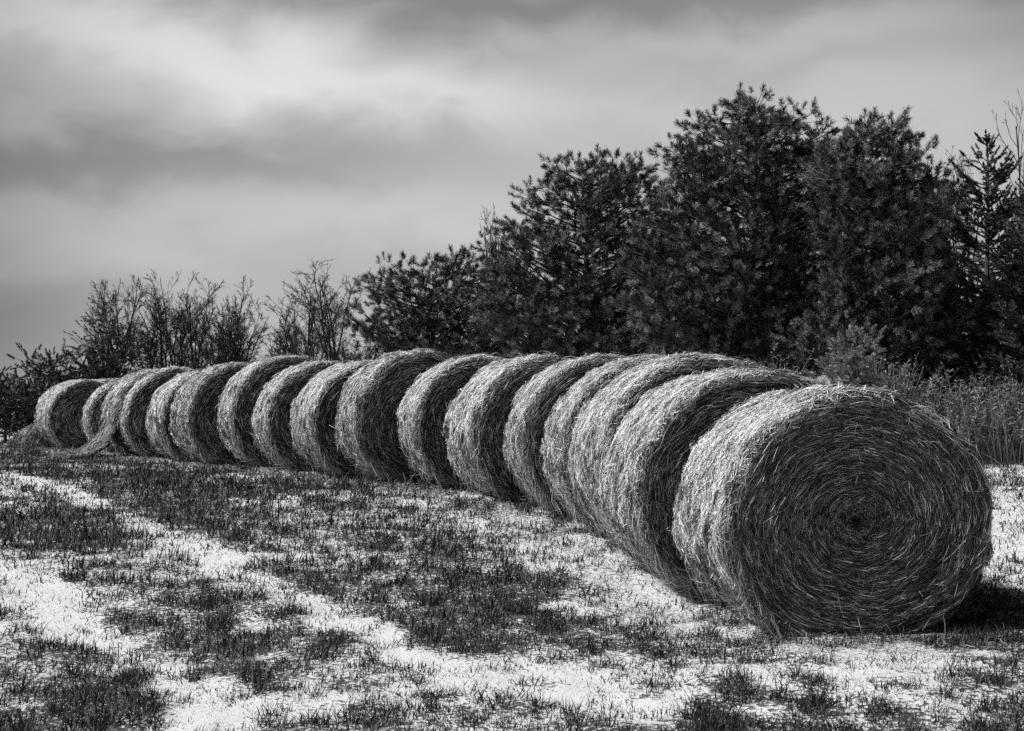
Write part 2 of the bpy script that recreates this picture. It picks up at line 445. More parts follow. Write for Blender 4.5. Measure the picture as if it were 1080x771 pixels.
#        X      Y     z-rel   angle  D     top-level label
BALES = [
    (2.13, 8.69, -1.44, 8.0, 1.50, 'nearest round hay bale, its whole spiral end face turned to the viewer'),
    (1.73, 9.89, -1.34, 8.0, 1.55, 'round hay bale directly behind the nearest one, only a dark crescent of its end showing'),
    (1.58, 11.11, -1.25, 9.0, 1.60, 'third round hay bale from the near end, broad pale top, almost no end face showing'),
    (1.33, 12.50, -1.19, 6.0, 1.58, 'fourth round hay bale from the near end, wisp of upright stems on its crown'),
    (0.96, 13.76, -1.11, 7.5, 1.55, 'fifth round hay bale from the near end, narrow pale side above bright snow patch'),
    (0.42, 15.00, -1.02, 16.5, 1.50, 'round hay bale with messy tangled end, sixth from the near end'),
    (-0.27, 16.30, -.98, 14.5, 1.50, 'round hay bale just right of the tall grey-faced one, speckled frosty side'),
    (-1.00, 17.27, -.98, 19.0, 1.60, 'tallest looking hay bale mid row, with wide grey fuzzy end face and bright rim'),
    (-1.77, 18.50, -.96, 22.0, 1.48, 'round hay bale just left of the tall grey-faced one, thickly frost speckled side'),
    (-2.52, 19.57, -.95, 21.0, 1.50, 'low hay bale tucked against the right of the white topped mid-left bale'),
    (-3.14, 20.51, -.94, 20.5, 1.60, 'mid-left hay bale standing higher than its neighbours with a white snowy top rim'),
    (-4.05, 21.67, -.97, 26.0, 1.56, 'hay bale with wide black end face, left of the white topped mid-left bale'),
    (-4.86, 23.20, -.99, 26.5, 1.50, 'narrow glimpse of hay bale squeezed left of the one with wide black end'),
    (-5.64, 24.12, -.98, 20.5, 1.56, 'far left hay bale with pale snowy cap and thin bright rim round a dark end'),
    (-6.11, 25.00, -.93, 26.5, 1.50, 'unravelling hay bale whose outer layer trails off onto the snow'),
    (-7.52, 28.13, -.97, 22.5, 1.42, 'small hay bale half hidden behind the unravelling one'),
    (-9.24, 31.03, -1.02, 32.5, 1.50, 'leftmost hay bale, its dark round end fully visible beside the juniper shrubs'),
    (-9.62, 34.40, -1.03, 32.0, 1.60, 'farthest hay bale, only its snowy top peeking over the leftmost two'),
]


def build_bales():
    prev = None
    for i, (X, Y, zr, a, D, label) in enumerate(BALES):
        if i + 1 < len(BALES):
            st = math.hypot(BALES[i + 1][0] - X, BALES[i + 1][1] - Y)
        else: st = 9
        L = min(1.2, st * (.95 if i < 5 else .92))
        sink = .05
        root = empty('hay_bale', (X, Y, CAM_Z + zr - sink), math.radians(a))
        tag(root, label, 'hay bale', 'round hay bales laid end to end in a long row')
        b = Bale(L, D + sink, 10 + i)
        px = Y / F                          # metres per pixel there
        fz = (1.1, 1.1, 1.05, .95, .95, 1.1, 1.1, .8, 1.2, 1, 1.3, .7, 1, 1.5, .8, .9, 1, 1.5)[i]
        if i == 0:   build_bale(b, root, 90000, 62000, .0021, 6000, bright=fz)
        elif i < 5:  build_bale(b, root, 62000, 16000, .0025, 6000, tuft=26 if i == 3 else 0, messy=1.2, bright=fz)
        elif i < 9:  build_bale(b, root, 30000, 12000, .0036, 5000, messy=1.3, bright=fz)
        elif i < 13: build_bale(b, root, 18000, 9000, .0046, 4500, bright=fz)
        elif i < 17: build_bale(b, root, 9000, 6000, .006, 3000, bright=fz)
        else:        build_bale(b, root, 5000, 1500, .007, 3000, bright=fz)
        if i == 14:  # outer layer that has come unrolled and trails away on the ground
            build_trail(b, root)


def build_trail(b, root):
    r = np.random.default_rng(77)
    pool = Pool(); n = 5200; K = 6
    # path in the bale's cross plane: from the left flank down and out along the ground
    path = np.array([(-.66, 1.10), (-.80, .82), (-.90, .52), (-1.05, .28), (-1.25, .14), (-1.5, .07), (-1.8, .03)])
    cum = np.r_[0, np.cumsum(np.linalg.norm(np.diff(path, axis=0), axis=1))]; tot = cum[-1]
    def ev(s): return np.interp(s, cum, path[:, 0]), np.interp(s, cum, path[:, 1])
    # supporting mat
    S, T = np.meshgrid(np.linspace(0, tot, 26), np.linspace(0, 1, 12))
    x, z = ev(S); wob = .035 * smooth_noise(S * 6, T * 8, 3)
    V = np.stack([x + wob, -.15 + T * (.8 + .8 * (S / tot) ** 2) - .65 * (S / tot) ** 2 + .15 * (S / tot), z - .015 + wob * .5], -1)
    i = np.arange(11)[:, None] * 26; j = np.arange(25)[None]
    Q = np.stack([i + j, i + j + 1, i + 27 + j, i + 26 + j], -1).reshape(-1, 4)
    V2 = V.copy().reshape(-1, 3); V2[:, 2] -= .04
    pool.add(V, Q, None, .08); pool.add(V2, Q[:, ::-1], None, .06)
    s0 = r.random(n) * tot; t0 = r.random(n); ln = .12 + .3 * r.random(n)
    sp = np.linspace(-.5, .5, K)[None]
    s = (s0[:, None] + ln[:, None] * sp).clip(0, tot)
    x, z = ev(s); dev = r.normal(0, .35, n)
    fan = (s / tot) ** 2
    y = (-.22 + t0[:, None] * (.94 + .9 * fan) - .75 * fan) + ln[:, None] * sp * np.tan(dev)[:, None] + .15 * s / tot
    off = (.06 * r.random(n) ** 1.5)[:, None] + r.normal(0, .012, (n, K)) - .01
    P = np.stack([x - off * .5 * (z > .15), y, z + off], -1)
    d = np.gradient(P, axis=1); side = np.cross(d, np.array([-.4, -.3, 1.]) + r.normal(0, .5, (n, 1, 3)))
    side /= np.linalg.norm(side, axis=2, keepdims=True) + 1e-9
    pool.ribbons(P, side, np.broadcast_to(.0055 * np.array([.5, 1, 1, 1, .8, .3]), (n, K)).copy(), (.03 + .6 * r.random(n) ** 2.0))
    tag(pool.build('unrolled_layer', M_STRAW, root), 'unrolled layer of hay trailing onto the snow', None)


def build_heap():
    r = np.random.default_rng(5)
    c = at(31, 474, 31.5); gz = float(ground_z(c[0], c[1]))
    pool = Pool()
    NA, NR = 28, 10
    A, Rr = np.meshgrid(np.linspace(0, 2 * math.pi, NA, endpoint=False), np.linspace(0, 1, NR))
    H = .52 * (1 - Rr ** 1.6) * (1 + .12 * smooth_noise(A * 2, Rr * 5, 2))
    lx = .55 * Rr * np.cos(A) + .16 * (1 - Rr); ly = .5 * Rr * np.sin(A)
    V = np.stack([lx, ly, H - .02], -1)
    i = np.arange(NR - 1)[:, None] * NA; j = np.arange(NA)[None]; j2 = (j + 1) % NA
    pool.add(V, np.stack([i + j, i + NA + j, i + NA + j2, i + j2], -1).reshape(-1, 4), None, .15)
    n = 2600; a = r.uniform(0, 6.28, n); q = np.sqrt(r.random(n)); K = 5
    ln = .08 + .2 * r.random(n); sp = np.linspace(-.5, .5, K)[None]
    qq = (q[:, None] + ln[:, None] * sp * 1.6).clip(0, 1.1); aa = a[:, None] + r.normal(0, .5, n)[:, None] * sp
    h = .52 * (1 - qq.clip(0, 1) ** 1.6) + (.03 * r.random(n))[:, None] + r.normal(0, .01, (n, K))
    P = np.stack([.56 * qq * np.cos(aa) + .16 * (1 - qq), .5 * qq * np.sin(aa), h], -1)
    d = np.gradient(P, axis=1); side = np.cross(d, np.array([0, 0, 1.]) + r.normal(0, .5, (n, 1, 3)))
    side /= np.linalg.norm(side, axis=2, keepdims=True) + 1e-9
    pool.ribbons(P, side, np.broadcast_to(.006 * np.array([.5, 1, 1, .8, .3]), (n, K)).copy(), .05 + .65 * r.random(n) ** 1.5)
    o = pool.build('hay_heap', M_STRAW); o.location = (c[0], c[1], gz)
    tag(o, 'low slumped heap of loose frosted hay at the left foot of the leftmost bale', 'hay heap')


def build_litter():
    """wisps of straw dropped on the snow along the foot of the row"""
    r = np.random.default_rng(91); pool = Pool(); n = 7000; K = 4
    row = np.array([(b[0], b[1]) for b in BALES]); seg = r.integers(0, 17, n); f = r.random(n)
    c = row[seg] * (1 - f[:, None]) + row[(seg + 1).clip(0, 17)] * f[:, None]
    c[:, 0] -= (.5 + .55 * r.random(n) + np.abs(r.normal(0, .25, n)))
    near = r.random(n) < .12; c[near] = np.stack([r.normal(2.1, .7, near.sum()), 8.6 - np.abs(r.normal(0, .35, near.sum()))], -1)
    az = r.uniform(0, 6.283, n); ln = .03 + .10 * r.random(n) ** 2
    sp = np.linspace(-.5, .5, K)[None]
    x = c[:, :1] + np.cos(az)[:, None] * ln[:, None] * sp; y = c[:, 1:] + np.sin(az)[:, None] * ln[:, None] * sp
    z = ground_z(x, y) + .012 + .03 * r.random(n)[:, None] + r.normal(0, .006, (n, K))
    P = np.stack([x, y, z], -1); d = np.gradient(P, axis=1)
    side = np.cross(d, np.array([0, -.6, 1.]) + r.normal(0, .4, (n, 1, 3))); side /= np.linalg.norm(side, axis=2, keepdims=True) + 1e-9
    W = (.0016 * np.clip(c[:, 1] / 9, 1, 2.4))[:, None] * np.array([.6, 1, 1, .4])[None]
    pool.ribbons(P, side, W, .05 + .5 * r.random(n))
    o = pool.build('straw_litter', M_STRAW); o['kind'] = 'stuff'


# ------------------------------------------------------------------ vegetation
def rot_to(dirs):
    """orthonormal frames whose w axis is dirs"""
    w = dirs / (np.linalg.norm(dirs, axis=1, keepdims=True) + 1e-9)
    ref = np.where(np.abs(w[:, 2:3]) < .95, np.array([0, 0, 1.]), np.array([1., 0, 0]))
    u = np.cross(ref, w); u /= np.linalg.norm(u, axis=1, keepdims=True) + 1e-9
    return u, np.cross(w, u), w


def bottle_brush(pool, base, dirs, length, nl, nw, count, r, spread=.75, tone0=0., tone1=1.):
    """needled shoots: each a fan of thin needle triangles set round a short axis"""
    n = len(base); u, v, w = rot_to(dirs)
    k = count
    f = r.random((n, k)); az = r.uniform(0, 2 * math.pi, (n, k))
    sp = spread * (1.15 - .7 * f) + r.normal(0, .12, (n, k))
    rad = np.cos(az)[..., None] * u[:, None] + np.sin(az)[..., None] * v[:, None]
    d = w[:, None] * np.cos(sp)[..., None] + rad * np.sin(sp)[..., None]
    A = base[:, None] + w[:, None] * (f * length[:, None])[..., None]
    ln = nl[:, None] * (.75 + .4 * r.random((n, k)))
    tip = A + d * ln[..., None]
    sd = np.cross(d, r.normal(0, 1, (n, k, 3))); sd /= np.linalg.norm(sd, axis=2, keepdims=True) + 1e-9
    V = np.stack([A - sd * nw, A + sd * nw, tip + sd * nw * .5, tip - sd * nw * .5], 2).reshape(-1, 3)
    Q = np.arange(n * k * 4).reshape(-1, 4)
    t = tone0 + (tone1 - tone0) * r.random((n, 1)) ** 2.3 * (.4 + .6 * r.random((n, k)))
    pool.add(V, Q, None, np.repeat(t.ravel(), 4))


def bez(A, Bm, Cc, K):
    t = np.linspace(0, 1, K)[None, :, None]
    return A[:, None] * (1 - t) ** 2 + Bm[:, None] * 2 * t * (1 - t) + Cc[:, None] * t ** 2


def pine(name, label, cat, trunk_px, Y, top_py, lobes, ncl, ntuft, seed, group=None, tl=.12, nl=.09, trunk_r=.14, count=70, upw=1.0, depth=1.0, mat=None, lean=0, nw=.0038, spread=1.0, tones=(0, 1)):
    """lobes: (px, py, rx, ry) of the crown as seen, in photograph pixels at distance Y"""
    r = np.random.default_rng(seed)
    gx = (trunk_px - 540) / F * Y; gz = float(ground_z(gx, Y))
    root = empty(name, (gx, Y, gz)); tag(root, label, cat, group)
    m = Y / F
    L = []
    for (px, py, rx, ry) in lobes:
        c = at(px, py, Y) - np.array([gx, Y, gz]); L.append((c[0], c[2], rx * m, ry * m))
    vol = np.array([l[2] ** 2 * l[3] for l in L]) ** .75; vol /= vol.sum()
    pts = []
    tries = 0
    while len(pts) < ncl and tries < ncl * 60:
        tries += 1
        l = L[r.choice(len(L), p=vol)]
        d = r.normal(0, 1, 3); d /= np.linalg.norm(d)
        q = r.uniform(.45, 1.0) ** .6
        p = np.array([l[0] + d[0] * l[2] * q, d[1] * l[2] * q * depth, l[1] + d[2] * l[3] * q])
        if p[2] < .25: continue
        md = .42 if tries < ncl * 30 else .32
        if pts and np.min(np.linalg.norm(np.array(pts) - p, axis=1)) < md * m / .018 * .8: continue
        pts.append(p)
    pts = np.array(pts)
    topz = CAM_Z + (HORIZON - top_py) * m - gz
    # trunk
    K = 14; tt = np.linspace(0, 1, K)
    TP = np.stack([lean * tt + .05 * np.sin(tt * 5 + seed), .05 * np.sin(tt * 4 + seed * 2), tt * topz * .93 - .05], -1)[None]
    tp = Pool(); tp.tubes(TP, (trunk_r * (1 - tt * .9))[None], 8, .35); 
    tp.build('trunk', M_BARK, root, True)
    # limbs from trunk to each cluster
    lp = Pool()
    hd = np.hypot(pts[:, 0] - lean * pts[:, 2] / topz, pts[:, 1])
    sz = (pts[:, 2] - hd * r.uniform(.25, .75, len(pts))).clip(.25, topz * .9)
    s = sz / (topz * .93)
    A = np.stack([np.interp(s, tt, TP[0, :, 0]), np.interp(s, tt, TP[0, :, 1]), sz], -1)
    mid = A * .4 + pts * .6; mid[:, 2] -= hd * .12; mid += r.normal(0, .1, mid.shape)
    limbs = bez(A, mid, pts, 7)
    lr = (.008 + .016 * hd / max(hd.max(), .1))[:, None] * np.linspace(1.6, .45, 7)[None]
    lp.tubes(limbs, lr, 5, .3 + .5 * r.random(len(pts)))
    # tufts round each cluster
    cr = .36 * m / .018 * (.8 + .4 * r.random(len(pts)))
    ci = np.repeat(np.arange(len(pts)), ntuft)
    n = len(ci)
    o = r.normal(0, 1, (n, 3)); o /= np.linalg.norm(o, axis=1, keepdims=True); o *= (r.random(n) ** .5)[:, None]
    o[:, 2] *= .8
    out = pts.copy(); out[:, 2] = 0; out[:, 0] -= lean * pts[:, 2] / topz
    out /= np.linalg.norm(out, axis=1, keepdims=True) + .3
    base = pts[ci] + o * cr[ci][:, None]
    dirs = o * 1.6 + out[ci] * .25 + np.array([0, 0, .5 * upw]) + r.normal(0, .18, (n, 3))
    # twigs that carry the tufts
    tw = bez(limbs[ci, 4], limbs[ci, 5] * .5 + base * .5 - np.array([0, 0, .04]), base, 4)
    keep = r.random(n) < .8
    lp.tubes(tw[keep], np.broadcast_to(np.array([.009, .007, .006, .005]), (keep.sum(), 4)).copy(), 3, .3 + .6 * r.random(keep.sum()))
    lp.build('limbs', M_BARK, root)
    cp = Pool()
    bottle_brush(cp, base, dirs, tl * (.7 + .6 * r.random(n)), nl * (.8 + .4 * r.random(n)), nw, count, r, spread=spread, tone0=tones[0], tone1=tones[1])
    cp.build('crown', mat or M_NEEDLE, root)
    return root


def spruce(name, label, px, Y, top_py, base_r, seed, cat='spruce tree', tiers=30, group=None, count=85, bare_top=.15, tones=(0, 1), power=.8, droop=.25):
    r = np.random.default_rng(seed); m = Y / F
    gx = (px - 540) * m; gz = float(ground_z(gx, Y)); H = CAM_Z + (HORIZON - top_py) * m - gz
    root = empty(name, (gx, Y, gz)); tag(root, label, cat, group)
    tp = Pool(); K = 10; tt = np.linspace(0, 1, K)
    tp.tubes(np.stack([.02 * np.sin(tt * 9), 0 * tt, tt * H], -1)[None], (.09 * (1 - tt) + .010)[None], 6, .3)
    tp.build('trunk', M_BARK, root)
    lp = Pool(); cp = Pool()
    bases = []; dirs = []; lens = []; mids = []
    nb = tiers * 9
    for k in range(nb):
        f = 1 - math.sqrt(1 - (k + r.random()) / nb) if r.random() < .75 else r.random()
        f = min(f, .985)
        z = H * (.05 + .93 * f) + r.normal(0, .03)
        Rk = (base_r * (1 - f) ** power + .04) * r.uniform(.55, 1.2)
        a = r.uniform(0, 6.283)
        o = np.array([math.cos(a), math.sin(a), 0])
        up = 1.0 * f - droop * (1 - f) + r.normal(0, .12)
        o2 = o + np.cross(o, [0, 0, 1]) * r.normal(0, .12)
        tip = np.array([0, 0, z]) + o2 * Rk + np.array([0, 0, Rk * up])
        mid = np.array([0, 0, z]) + o * Rk * .55 + np.array([0, 0, Rk * (up * .4 - .16)])
        br = bez(np.array([[0, 0, z]]), mid[None], tip[None], 6)
        lp.tubes(br, np.linspace(.016, .006, 6)[None], 4, .4)
        ns = max(2, int(Rk / .075))
        for q in range(ns):
            s = .25 + .75 * (q + r.random()) / ns
            p = (1 - s) ** 2 * br[0, 0] + 2 * s * (1 - s) * mid + s * s * tip
            side = np.cross(o, [0, 0, 1]) * (1 if q % 2 else -1)
            sl = (Rk * .28 * (1.15 - s) + .09) * r.uniform(.7, 1.3)
            bases.append(p); lens.append(sl)
            dirs.append(o * .8 + side * r.uniform(.3, .9) + np.array([0, 0, r.uniform(-.25, .55) + .4 * f]))
        bases.append(tip); dirs.append(o + np.array([0, 0, up + .35])); lens.append(.12 + .08 * r.random())
    for dz, dl in ((.42, .42),): bases.append([0, 0, H - dz]); dirs.append([0, 0, 1.]); lens.append(dl)
    bases = np.array(bases); dirs = np.array(dirs); lens = np.array(lens)
    u, v, w = rot_to(dirs)
    P = np.stack([bases, bases + w * lens[:, None]], 1)
    lp.tubes(P, np.broadcast_to(np.array([.008, .005]), (len(P), 2)).copy(), 3, .4)
    lp.build('limbs', M_BARK, root)
    bottle_brush(cp, bases, dirs, lens, np.full(len(bases), .042), .0058, count, r, spread=1.0, tone0=tones[0], tone1=tones[1])
    cp.build('crown', M_SPRUCE, root)
    return root


def bare_tree(label, px, Y, top_py, spread_px, seed, stems=1, lean=0., cat='bare tree', name='bare_tree', group=None, fan=.42, twiggy=1.0, base_py=None, thick=1.0):
    r = np.random.default_rng(seed); m = Y / F
    gx = (px - 540) * m; gz = float(ground_z(gx, Y)); H = CAM_Z + (HORIZON - top_py) * m - gz
    root = empty(name, (gx, Y, gz)); tag(root, label, cat, group)
    gens = {0: [], 1: [], 2: [], 3: [], 4: []}
    sprd = spread_px * m
    amax = math.atan2(sprd * (.9 if stems == 1 else .6), H * .72)

    def path(p, d, ln, rad, g, up=.03, wig=.10):
        K = 7; pts = [p]; q = p.copy(); dd = d / np.linalg.norm(d)
        for k in range(K - 1):
            dd = dd + r.normal(0, wig, 3) + np.array([0, 0, up]); dd /= np.linalg.norm(dd)
            q = q + dd * ln / (K - 1); pts.append(q)
        pts = np.array(pts); gens[g].append((pts, np.linspace(rad, rad * (.4 if g else .6), K)))
        return pts

    def sub(pts, ln, rad, g):
        """side twigs on a branch; they come off at a forward angle and thin out quickly"""
        if g > 4: return
        n = max(2, int({2: 11, 3: 7, 4: 4}[g] * (twiggy if g > 2 else 1)))
        for c in range(n):
            s = r.uniform(.18, 1.0); i = s * (len(pts) - 1); i0 = min(int(i), len(pts) - 2); f = i - i0
            bp = pts[i0] * (1 - f) + pts[i0 + 1] * f
            ax = pts[i0 + 1] - pts[i0]; ax /= np.linalg.norm(ax)
            rv = r.normal(0, 1, 3); rv -= ax * (rv @ ax); rv /= np.linalg.norm(rv)
            an = r.uniform(.35, .85)
            l2 = ln * r.uniform(.28, .5) * (1.15 - .6 * s); r2 = max(rad * (1 - .55 * s) * .5, .0042)
            sub(path(bp, ax * math.cos(an) + rv * math.sin(an) + np.array([0, 0, .1]), l2, r2, g, .025, .13), l2, r2, g + 1)
    for sidx in range(stems):
        off = ((sidx + .5) / stems - .5) * 2 * sprd * .55
        hh = H * (1 if sidx == stems // 2 else r.uniform(.8, .97))
        r0 = .036 * thick * (H / 4.5)
        base = np.array([off * .35, r.normal(0, .08), -.05])
        tr = path(base, np.array([off * .45 / hh * 2 + lean, r.normal(0, .05), 1.]), hh * .42, r0, 0, .0, .05)
        for c in range(9 if stems == 1 else 7):
            s = r.uniform(.4, 1) if c > 2 else 1.0
            i = s * 6; i0 = min(int(i), 5); bp = tr[i0] + (tr[i0 + 1] - tr[i0]) * (i - i0)
            a = amax * (.25 + .95 * r.random()) if c else amax * .1; az = r.uniform(0, 6.283)
            # limbs open mostly sideways as seen from the field, like a fan
            d = np.array([math.sin(a) * math.cos(az) * 1.25 + lean * 1.2, math.sin(a) * math.sin(az) * .8, math.cos(a)])
            l1 = hh * .62 * r.uniform(.75, 1.05) * (1 - .15 * (1 - s))
            sub(path(bp, d, l1, r0 * .55, 1, .02, .07), l1, r0 * .55, 2)
    allp = np.concatenate([a for g in gens for a, b in gens[g]])
    kz = H * .97 / np.percentile(allp[:, 2], 99.3)
    kx = min(max(sprd / np.percentile(np.abs(allp[:, 0]), 98), .7), 1.5)
    for g in gens:
        gens[g] = [(a * np.array([kx, kx, kz]), b) for a, b in gens[g]]
    tp = Pool()
    tp.tubes(np.array([a for a, b in gens[0]]), np.array([b for a, b in gens[0]]), 7, .5); tp.build('trunk', M_TWIG, root, True)
    cp = Pool()
    for g, sd in ((1, 5), (2, 4), (3, 3), (4, 3)):
        if gens[g]:
            cp.tubes(np.array([a for a, b in gens[g]]), np.maximum(np.array([b for a, b in gens[g]]), .0035 if g > 2 else .005), sd, .2 + .6 * r.random(len(gens[g])))
    cp.build('branches', M_TWIG, root)
    return root


def build_trees():
    G = 'pines standing in a line behind the bales'
    pine('pine_tree', 'tallest broad pine with domed crown, right of centre', 'pine tree', 800, 27, 98,
         [(795, 165, 62, 58), (775, 130, 34, 24), (825, 138, 34, 28), (738, 158, 32, 32), (868, 170, 25, 25), (888, 200, 30, 30), (740, 190, 45, 42), (850, 190, 55, 55), (720, 235, 42, 45), (790, 250, 80, 60), (760, 320, 90, 55), (850, 320, 60, 60), (700, 300, 45, 60), (800, 375, 80, 28), (870, 250, 45, 45)],
         330, 16, 1, G, trunk_r=.17, depth=.8)
    pine('pine_tree', 'pine with narrow pointed top rising left of the spruces', 'pine tree', 925, 25.5, 118,
         [(925, 148, 26, 26), (908, 170, 22, 18), (950, 158, 14, 18), (990, 200, 20, 14), (905, 185, 42, 36), (945, 175, 30, 36), (920, 245, 60, 45), (965, 225, 38, 38), (990, 205, 22, 26), (930, 310, 65, 45), (890, 355, 50, 30), (960, 350, 45, 35)],
         220, 16, 2, G, depth=.8)
    pine('pine_tree', 'rounded pine second in height, left of the tallest one', 'pine tree', 618, 29, 165,
         [(625, 205, 38, 34), (645, 188, 38, 18), (600, 190, 30, 18), (685, 200, 18, 20), (660, 215, 34, 44), (585, 215, 28, 26), (565, 265, 48, 38), (535, 255, 20, 22), (630, 280, 60, 50), (690, 270, 40, 55), (600, 340, 75, 42), (680, 345, 60, 45), (540, 320, 36, 40), (640, 370, 80, 25)],
         245, 16, 3, G, depth=.8)
    pine('pine_tree', 'shortest open pine at the left end of the pine line', 'pine tree', 455, 31, 272,
         [(480, 300, 32, 26), (440, 300, 26, 18), (405, 303, 22, 14), (450, 335, 55, 26), (495, 335, 38, 34), (385, 340, 20, 12), (425, 355, 40, 20), (470, 372, 70, 18), (395, 318, 14, 10)],
         110, 15, 4, G, depth=.7, trunk_r=.1)
    pine('pine_tree', 'dark pine filling the gap behind the two tallest pines', 'pine tree', 730, 31.5, 225,
         [(700, 290, 60, 60), (760, 300, 70, 60), (850, 300, 60, 70), (660, 350, 60, 45), (800, 360, 90, 40), (560, 365, 60, 35)],
         140, 14, 5, G, depth=.5)
    pine('pine_sapling', 'small pale young pine standing alone in front of the dark pines', 'pine sapling', 897, 22.8, 345,
         [(897, 372, 17, 24), (897, 390, 24, 20), (900, 410, 20, 16)],
         34, 7, 6, None, trunk_r=.03, tl=.13, nl=.065, nw=.004, count=90, upw=1.3, tones=(.45, 1.1), spread=.9)
    G2 = 'spruces at the right edge of the field'
    spruce('spruce_tree', 'spruce with tall bare spiky leader near the right edge', 1043, 27.2, 142, 1.9, 11, group=G2, tiers=34)
    spruce('spruce_tree', 'pale twigged young spruce between the pointed pine and the spiky spruce', 990, 26.2, 250, 1.25, 12, group=G2, tiers=26, tones=(.3, 1.7))
    spruce('spruce_tree', 'spruce cut off by the right border of the picture', 1100, 25.6, 190, 2.0, 13, group=G2, tiers=34, tones=(.2, 1.6))
    # left side
    pine('cedar_tree', 'dark ragged evergreen standing among the bare trees at left', 'cedar', 116, 37, 316,
         [(116, 330, 8, 16), (115, 338, 9, 12), (114, 352, 17, 18), (116, 365, 20, 16), (104, 368, 18, 12), (126, 372, 20, 20), (108, 392, 26, 18), (128, 405, 22, 16)], 170, 15, 14, None,
         trunk_r=.06, tl=.22, nl=.045, tones=(0, .4), nw=.006, upw=.5, count=50)
    pine('cedar_shrub', 'dark bushy evergreen at the left foot of the ragged cedar', 'cedar shrub', 92, 36.5, 375, [(95, 395, 18, 14), (88, 415, 22, 18), (105, 410, 20, 16), (120, 405, 20, 16)], 70, 17, 15, None, trunk_r=.04, tl=.16, nl=.05, tones=(0, .5), nw=.006)
    GJ = 'dark juniper shrubs at the far left'
    pine('juniper_shrub', 'juniper shrub with two raised sprays, beside the leftmost bale', 'juniper', 52, 36, 375, [(62, 388, 12, 10), (50, 408, 20, 18), (66, 415, 16, 22), (40, 432, 26, 22), (32, 388, 5, 8)], 80, 18, 16, GJ, trunk_r=.05, tl=.2, nl=.05, tones=(0, .6), nw=.006)
    pine('juniper_shrub', 'juniper shrub cut off by the left border of the picture', 'juniper', 8, 35.5, 388, [(12, 412, 18, 14), (0, 425, 26, 22), (22, 436, 22, 20), (-25, 420, 25, 30)], 90, 17, 17, GJ, trunk_r=.05, tl=.2, nl=.05, tones=(0, .6), nw=.006)
    # bare trees
    GB = 'bare deciduous trees behind the far bales'
    bare_tree('bare tree arching left over the dark cedar', 136, 38, 286, 42, 21, 1, lean=-.14, group=GB, thick=1.2)
    bare_tree('bare multi stemmed tree just right of the arching one', 165, 39, 286, 36, 22, 2, group=GB)
    bare_tree('tallest bare tree in the middle of the left clump', 200, 38.5, 287, 44, 23, 2, group=GB, thick=1.2)
    bare_tree('bare tree at the right end of the left clump, spreading branches', 236, 38, 294, 42, 24, 3, lean=.06, group=GB)
    bare_tree('bare tree with tall forked crown standing alone beside the shortest pine', 335, 36, 270, 44, 25, 2, group=GB, thick=1.3)
    bare_tree('thin bare tree leaning left of the forked one', 306, 37, 308, 26, 26, 2, lean=-.06, group=GB, thick=.8)
    GS = 'bare brush low behind the far bales'
    bare_tree('low bare brush between the two groups of bare trees', 275, 38, 368, 50, 27, 4, name='bare_shrub', cat='shrub', group=GS, fan=.6)
    bare_tree('low bare brush under the shortest pine', 380, 37, 345, 40, 28, 4, name='bare_shrub', cat='shrub', group=GS, fan=.6)
    bare_tree('low bare brush right behind the snowy capped far left bale', 222, 39, 352, 50, 29, 4, name='bare_shrub', cat='shrub', group=GS, fan=.6)
    bare_tree('bare treetop rising at the left flank of the second tallest pine', 532, 34, 216, 24, 30, 3, group='bare trees showing between the evergreens', fan=.5, twiggy=.7)
    bare_tree('pale bare tree showing between the pointed pine and the spiky spruce', 990, 30, 158, 34, 31, 4, group='bare trees showing between the evergreens', fan=.5)
    bare_tree('bare tree reaching above the spruces at the right border', 1084, 29, 105, 34, 32, 2, group='bare trees showing between the evergreens', fan=.4, thick=1.0, twiggy=.7)


